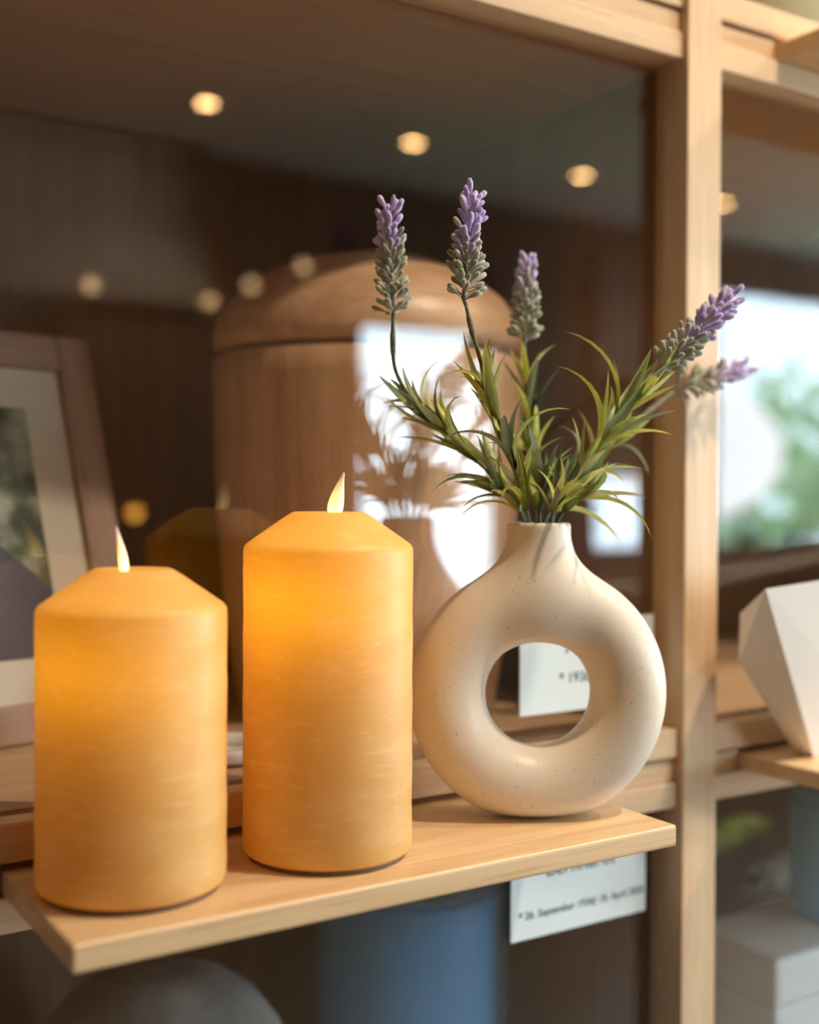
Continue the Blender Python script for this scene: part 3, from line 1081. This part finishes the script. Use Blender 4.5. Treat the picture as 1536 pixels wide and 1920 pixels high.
# ---------------------------------------------------------------- things inside the niche behind the glass
NF = RZU - 0.0005
urn_c = Vector(((0.68 + 0.215) * math.tan(YAW + math.atan((690 - 768) / F_PX)), 0.215, NF))
UR = 0.134
urn = empty('wooden_urn', urn_c, 'large turned wooden urn with a domed lid behind the glass', 'urn')
obj('urn_body', lathe_bm([(0, 0), (UR * 0.80, 0), (UR * 0.83, 0.004), (UR * 0.93, 0.10), (UR * 0.985, 0.20), (UR, 0.28), (UR, 0.2985), (UR - 0.004, 0.3005), (0, 0.3005)], 72), M_urnwood, urn, smooth=True)
obj('lid_groove', lathe_bm([(UR - 0.004, 0.3006), (UR - 0.004, 0.3044), (0, 0.3044)], 72), plain('groove_brown', (0.20, 0.11, 0.06), 0.7), urn)
obj('urn_lid', lathe_bm([(0, 0.3045), (UR - 0.004, 0.3045), (UR, 0.3065), (UR, 0.318), (UR * 0.975, 0.332), (UR * 0.88, 0.350), (UR * 0.70, 0.370), (UR * 0.45, 0.384), (UR * 0.2, 0.391), (0, 0.392)], 72), M_urnlid, urn, smooth=True)

dish = empty('white_dish', atz(425, 1425, NF + 0.0) + Vector((0, 0, 0.0005)), 'small white dish on the niche floor, glimpsed between the candles', 'dish')
obj('dish_body', lathe_bm([(0, 0), (0.022, 0), (0.030, 0.004), (0.034, 0.012), (0.0325, 0.0125), (0.028, 0.006), (0, 0.005)], 40), M_white, dish, smooth=True)
obj('dish_glaze_ring', lathe_bm([(0.0200, 0.0055), (0.0215, 0.0062), (0.0230, 0.0055)], 40), M_white, dish, smooth=True)

# picture frame leaning back
FB = Vector((0.3404, 0.2315, NF))
fdir = (Vector((0.3404, 0.2315, 0)) - Vector((0.2148, 0.2011, 0))).normalized()
frz = math.atan2(fdir.y, fdir.x)
FH, FW, FT = 0.330, 0.26, 0.016
fr = empty('picture_frame', FB + Vector((0, 0, 0.001)), 'brown wooden picture frame with a cream mat leaning behind the glass', 'picture frame', rz=frz)
lean = R(-17)
LM = Matrix.Rotation(lean, 4, 'X')


def fpart(name, bm, mat, parent=fr):
    o = obj(name, bm, mat, parent)
    if parent is fr:
        o.matrix_basis = LM
    return o


BW = 0.030
# local x runs leftwards from the lower right corner; y=0 is the front face
fpart('frame_bar', box_bm(-BW, 0, 0, FT, 0, FH, 0.0025), M_framewood_v)
fpart('frame_bar', box_bm(-FW, -FW + BW, 0, FT, 0, FH, 0.0025), M_framewood_v)
fpart('frame_bar', box_bm(-FW + BW, -BW, 0, FT, 0, BW, 0.0025), M_framewood)
fpart('frame_bar', box_bm(-FW + BW, -BW, 0, FT, FH - BW, FH, 0.0025), M_framewood)
M_mat = plain('cream_mat', (0.68, 0.64, 0.55), 0.9)
MW = 0.034
o = fpart('mat_board', box_bm(-FW + BW, -BW, 0.008, 0.011, BW, FH - BW), M_mat)


def print_material():
    m, t, b, o = nt('printed_photo')
    tc = node(t, 'ShaderNodeTexCoord')
    sp = node(t, 'ShaderNodeSeparateXYZ')
    t.links.new(tc.outputs['Object'], sp.inputs[0])
    nz = node(t, 'ShaderNodeTexNoise', Scale=38.0, Detail=5.0)
    t.links.new(tc.outputs['Object'], nz.inputs['Vector'])
    cr = node(t, 'ShaderNodeValToRGB')
    e = cr.color_ramp.elements
    e[0].position, e[0].color = 0.36, (0.02, 0.03, 0.012, 1)
    e[1].position, e[1].color = 0.66, (0.34, 0.36, 0.30, 1)
    k = e.new(0.47); k.color = (0.07, 0.10, 0.03, 1)
    k = e.new(0.54); k.color = (0.20, 0.22, 0.17, 1)
    t.links.new(nz.outputs['Fac'], cr.inputs['Fac'])
    # dark blue jacket in the lower part of the print, sloping shoulder
    add = node(t, 'ShaderNodeMath', operation='MULTIPLY_ADD')
    t.links.new(sp.outputs['X'], add.inputs[0])
    add.inputs[1].default_value = 0.9
    t.links.new(sp.outputs['Z'], add.inputs[2])
    lt = node(t, 'ShaderNodeMath', operation='LESS_THAN')
    t.links.new(add.outputs[0], lt.inputs[0])
    lt.inputs[1].default_value = 0.060
    n2 = node(t, 'ShaderNodeTexNoise', Scale=14.0, Detail=2.0)
    t.links.new(tc.outputs['Object'], n2.inputs['Vector'])
    c2 = node(t, 'ShaderNodeValToRGB')
    c2.color_ramp.elements[0].color = (0.012, 0.016, 0.035, 1)
    c2.color_ramp.elements[1].color = (0.03, 0.05, 0.11, 1)
    t.links.new(n2.outputs['Fac'], c2.inputs['Fac'])
    mx = node(t, 'ShaderNodeMix', data_type='RGBA')
    t.links.new(lt.outputs[0], mx.inputs['Factor'])
    t.links.new(cr.outputs['Color'], mx.inputs['A'])
    t.links.new(c2.outputs['Color'], mx.inputs['B'])
    t.links.new(mx.outputs['Result'], b.inputs['Base Color'])
    b.inputs['Roughness'].default_value = 0.4
    return m


fpart('photo_print', box_bm(-FW + BW + MW, -BW - MW, 0.0072, 0.0078, BW + MW, FH - BW - MW), print_material())
fpart('frame_glass', box_bm(-FW + BW - 0.002, -BW + 0.002, 0.004, 0.0055, BW - 0.002, FH - BW + 0.002), glass_mat('low_sheen_pane', 0.008))
fpart('frame_backing', box_bm(-FW + BW, -BW, 0.0115, 0.014, BW, FH - BW), M_dark)
strut_len = 0.24
st_o = obj('easel_strut', box_bm(-0.02, 0.02, -0.002, 0.002, -0.20, 0.0, 0.001), M_framewood_v, fr)
st_o.location = (-FW / 2, 0.2 * math.sin(R(17)) + FT + 0.006, 0.2 * math.cos(R(17)) + 0.002)
st_o.rotation_euler = (R(14), 0, 0)

# ---------------------------------------------------------------- name cards fixed to the outside of the panes
M_card = plain('card_paper', (0.68, 0.80, 0.87), 0.5)  # the blue of the daylight is put into the paper colour
M_ink = plain('card_ink', (0.03, 0.05, 0.07), 0.6)


def card(x0, x1, z0, z1, lines, label):
    root = empty('name_card', ((x0 + x1) / 2, GLASS_Y - 0.0034, z0), label, 'card', 'name cards on the panes')
    w, h = x1 - x0, z1 - z0
    obj('card_sheet', box_bm(-w / 2, w / 2, -0.0005, 0.0010, 0, h), M_card, root)
    for txt, xc, zc, size, al in lines:
        cu = bpy.data.curves.new('lettering', 'FONT')
        cu.body = txt
        cu.size = size
        cu.align_x = al
        cu.extrude = 0.0001
        tmp = bpy.data.objects.new('tmp', cu)
        me2 = bpy.data.meshes.new_from_object(tmp)
        bpy.data.objects.remove(tmp)
        o = link('lettering', me2, M_ink, root)
        o.rotation_euler = (R(90), 0, 0)
        o.location = (xc, -0.0007, zc)


card(0.5439, 0.6780, 1.2470, 1.3160, [('Helene', 0.0, 0.044, 0.017, 'CENTER'), ('* 1936', -0.030, 0.0215, 0.0115, 'LEFT')], 'pale name card on the pane, seen through the hole of the ring vase')
card(0.5366, 0.6711, 1.0801, 1.1490, [('Bernhardt', 0.0, 0.0440, 0.0170, 'CENTER'), ('* 26. September 1936', -0.0600, 0.0150, 0.0082, 'LEFT'), ('\u2020 18. April 2020', 0.0120, 0.0150, 0.0082, 'LEFT')], 'pale printed name card on the pane below the shelf')

# ---------------------------------------------------------------- lower niches
LF = NF - PITCH_Z
M_stone = mottled('grey_stone', (0.13, 0.15, 0.15), (0.40, 0.42, 0.41), 16, 0.6, lo=0.3, hi=0.7)
g = empty('stone_urn', (0.335, 0.20, LF), 'grey mottled stone urn with a round top in the lower niche', 'urn')
gr = 0.108
obj('urn_body', lathe_bm([(0, 0), (gr * 0.8, 0), (gr * 0.86, 0.01), (gr * 0.97, 0.14), (gr, 0.28), (gr - 0.001, 0.3)], 56), M_stone, g, smooth=True)
obj('urn_dome', lathe_bm([(gr - 0.001, 0.3005), (gr, 0.303), (gr * 0.97, 0.330), (gr * 0.88, 0.356), (gr * 0.72, 0.380), (gr * 0.5, 0.397), (gr * 0.25, 0.406), (0, 0.409)], 56), M_stone, g, smooth=True)
M_blue = plain('blue_glaze', (0.11, 0.44, 0.88), 0.4)
M_bluelid = plain('blue_glaze_lid', (0.09, 0.30, 0.56), 0.25)


def blue_urn(loc, r, h, label):
    root = empty('blue_urn', loc, label, 'urn', 'blue glazed urns in the lower niches')
    obj('urn_body', lathe_bm([(0, 0), (r * 0.9, 0), (r * 0.96, 0.006), (r, 0.03), (r, h - 0.04), (r * 0.99, h - 0.036), (0, h - 0.036)], 56), M_blue, root, smooth=True)
    obj('urn_lid', lathe_bm([(0, h - 0.0355), (r * 0.99, h - 0.0355), (r, h - 0.030), (r * 0.95, h - 0.014), (r * 0.8, h - 0.004), (r * 0.5, h), (0, h)], 56), M_bluelid, root, smooth=True)


blue_urn((0.578, 0.215, LF), 0.086, 0.47, 'tall blue glazed urn in the lower niche behind the name card')
# box, blue jar, planter with moss and grasses in the lower niche beyond the post
rnd = random.Random(5)
M_pale = plain('pale_box', (0.66, 0.70, 0.70), 0.6)
c1 = at(1455, 1800, 0.04)
pbx = empty('pale_box', (c1.x + 0.075, 0.095, LF), 'pale grey lidded box low in the niche beyond the post', 'box')
hb = c1.z - LF
obj('box_body', box_bm(-0.075, 0.075, -0.055, 0.05, 0, hb - 0.045, 0.004), M_pale, pbx)
obj('box_lid', box_bm(-0.077, 0.077, -0.057, 0.052, hb - 0.0445, hb, 0.006), M_pale, pbx)
M_jar = plain('sky_blue_glaze', (0.16, 0.55, 1.0), 0.4)
pj = at(1566, 1735, 0.088)
jh = at(1566, 1462, 0.088).z - c1.z
jar = empty('blue_jar', (pj.x, 0.088, c1.z + 0.0005), 'sky blue glazed jar standing on the pale grey box', 'jar')
obj('jar_body', lathe_bm([(0, 0), (0.034, 0), (0.040, 0.006), (0.044, 0.05), (0.044, jh * 0.8), (0.040, jh * 0.86), (0, jh * 0.86)], 40), M_jar, jar, smooth=True)
obj('jar_lid', lathe_bm([(0, jh * 0.865), (0.040, jh * 0.865), (0.041, jh * 0.90), (0.034, jh * 0.97), (0.016, jh), (0, jh)], 40), M_jar, jar, smooth=True)
pt = at(1400, 1668, 0.20)
M_planter = plain('dark_planter', (0.06, 0.05, 0.045), 0.7)
sbx = empty('planter_box', (1.00, 0.232, LF), 'dark planter box behind the pale grey box', 'planter')
ph_ = pt.z - LF
obj('planter_body', box_bm(-0.085, 0.16, -0.065, 0.10, 0, ph_, 0.004), M_planter, sbx)
obj('planter_lip', box_bm(-0.088, 0.163, -0.068, 0.103, ph_ - 0.012, ph_ - 0.004, 0.002), M_planter, sbx)
M_moss = mottled('dark_moss', (0.05, 0.055, 0.045), (0.22, 0.22, 0.17), 90, 0.95, bump=0.6)
ms_ = empty('moss_cushion', (1.035, 0.195, LF + ph_ + 0.0005), 'dark moss cushion on top of the dark planter box', 'moss')
bm = bmesh.new()
bmesh.ops.create_icosphere(bm, subdivisions=4, radius=1.0)
for v in bm.verts:
    k = 1 + 0.12 * math.sin(v.co.x * 9 + 1) * math.cos(v.co.y * 11) + rnd.uniform(-0.05, 0.05)
    v.co = Vector((v.co.x * 0.06 * k, v.co.y * 0.022 * k, max(0, v.co.z) * 0.030 * k))
obj('moss_pad', bm, M_moss, ms_, smooth=True)
M_blade = plain('yellow_green_blade', (0.30, 0.33, 0.02), 0.5)
gp = empty('grass_plant', (0.965, 0.262, LF + ph_ + 0.0005), 'yellow green grass blades growing from the dark planter box', 'plant')
for k in range(18):
    a = R(-50 + 9 * k + rnd.uniform(-6, 6))
    L = rnd.uniform(0.07, 0.13)
    d = Vector((abs(math.cos(a)), -abs(math.sin(a)) * 0.3, 0))
    pth = catmull([Vector((0, 0, 0)), d * L * 0.35 + Vector((0, 0, L * 0.40)), d * L * 0.8 + Vector((0, 0, L * 0.48)), d * L * 1.15 + Vector((0, 0, L * 0.36))], 10)
    obj('blade', tube_bm(pth, [0.005 * (1 - (i / 10) ** 2) + 0.0005 for i in range(11)], 5), M_blade, gp, smooth=True)

# pale urn on the niche floor above
M_celadon = plain('celadon_glaze', (0.70, 0.72, 0.52), 0.35)
UF = NF + PITCH_Z
ce = empty('celadon_urn', (1.00, 0.16, UF), 'pale green glazed urn in the niche high up beyond the post', 'urn')
obj('urn_body', lathe_bm([(0, 0), (0.07, 0), (0.08, 0.006), (0.105, 0.09), (0.11, 0.18), (0.095, 0.25), (0.06, 0.285), (0, 0.285)], 48), M_celadon, ce, smooth=True)
obj('urn_lid', lathe_bm([(0, 0.2855), (0.062, 0.2855), (0.066, 0.295), (0.05, 0.32), (0.02, 0.335), (0, 0.337)], 48), M_celadon, ce, smooth=True)

# ---------------------------------------------------------------- faceted planter on the shelf beyond the post
M_facet = plain('white_bisque', (0.86, 0.81, 0.76), 0.6)
base_v = atz(1527, 1420, SHELF_Z + 0.0003)
left_pts = [base_v, atz(1492, 1411, SHELF_Z + 0.0003), at(1436, 1104, -0.085), at(1388, 1150, -0.034), at(1385, 1240, -0.034), at(1446, 1124, -0.022)]
MIDX = base_v.x + 0.055
pts = left_pts + [Vector((2 * MIDX - p.x, p.y, p.z + (0.022 if p.z > SHELF_Z + 0.11 else 0.0))) for p in left_pts]
org = Vector((MIDX, -0.04, SHELF_Z + 0.0003))
bm = bmesh.new()
for p in pts:
    bm.verts.new(p - org)
bmesh.ops.convex_hull(bm, input=bm.verts[:])
bmesh.ops.dissolve_limit(bm, angle_limit=R(4), verts=bm.verts[:], edges=bm.edges[:])
bm.normal_update()
tops = [f for f in bm.faces if f.normal.z > 0.75]
res = bmesh.ops.inset_region(bm, faces=tops, thickness=0.010, depth=0)
for v in {v for f in tops for v in f.verts}:
    v.co.z -= 0.012
fp = obj('faceted_planter', bm, M_facet, loc=org)
tag(fp, 'white faceted planter with slanting flat sides on the shelf beyond the post', 'planter')
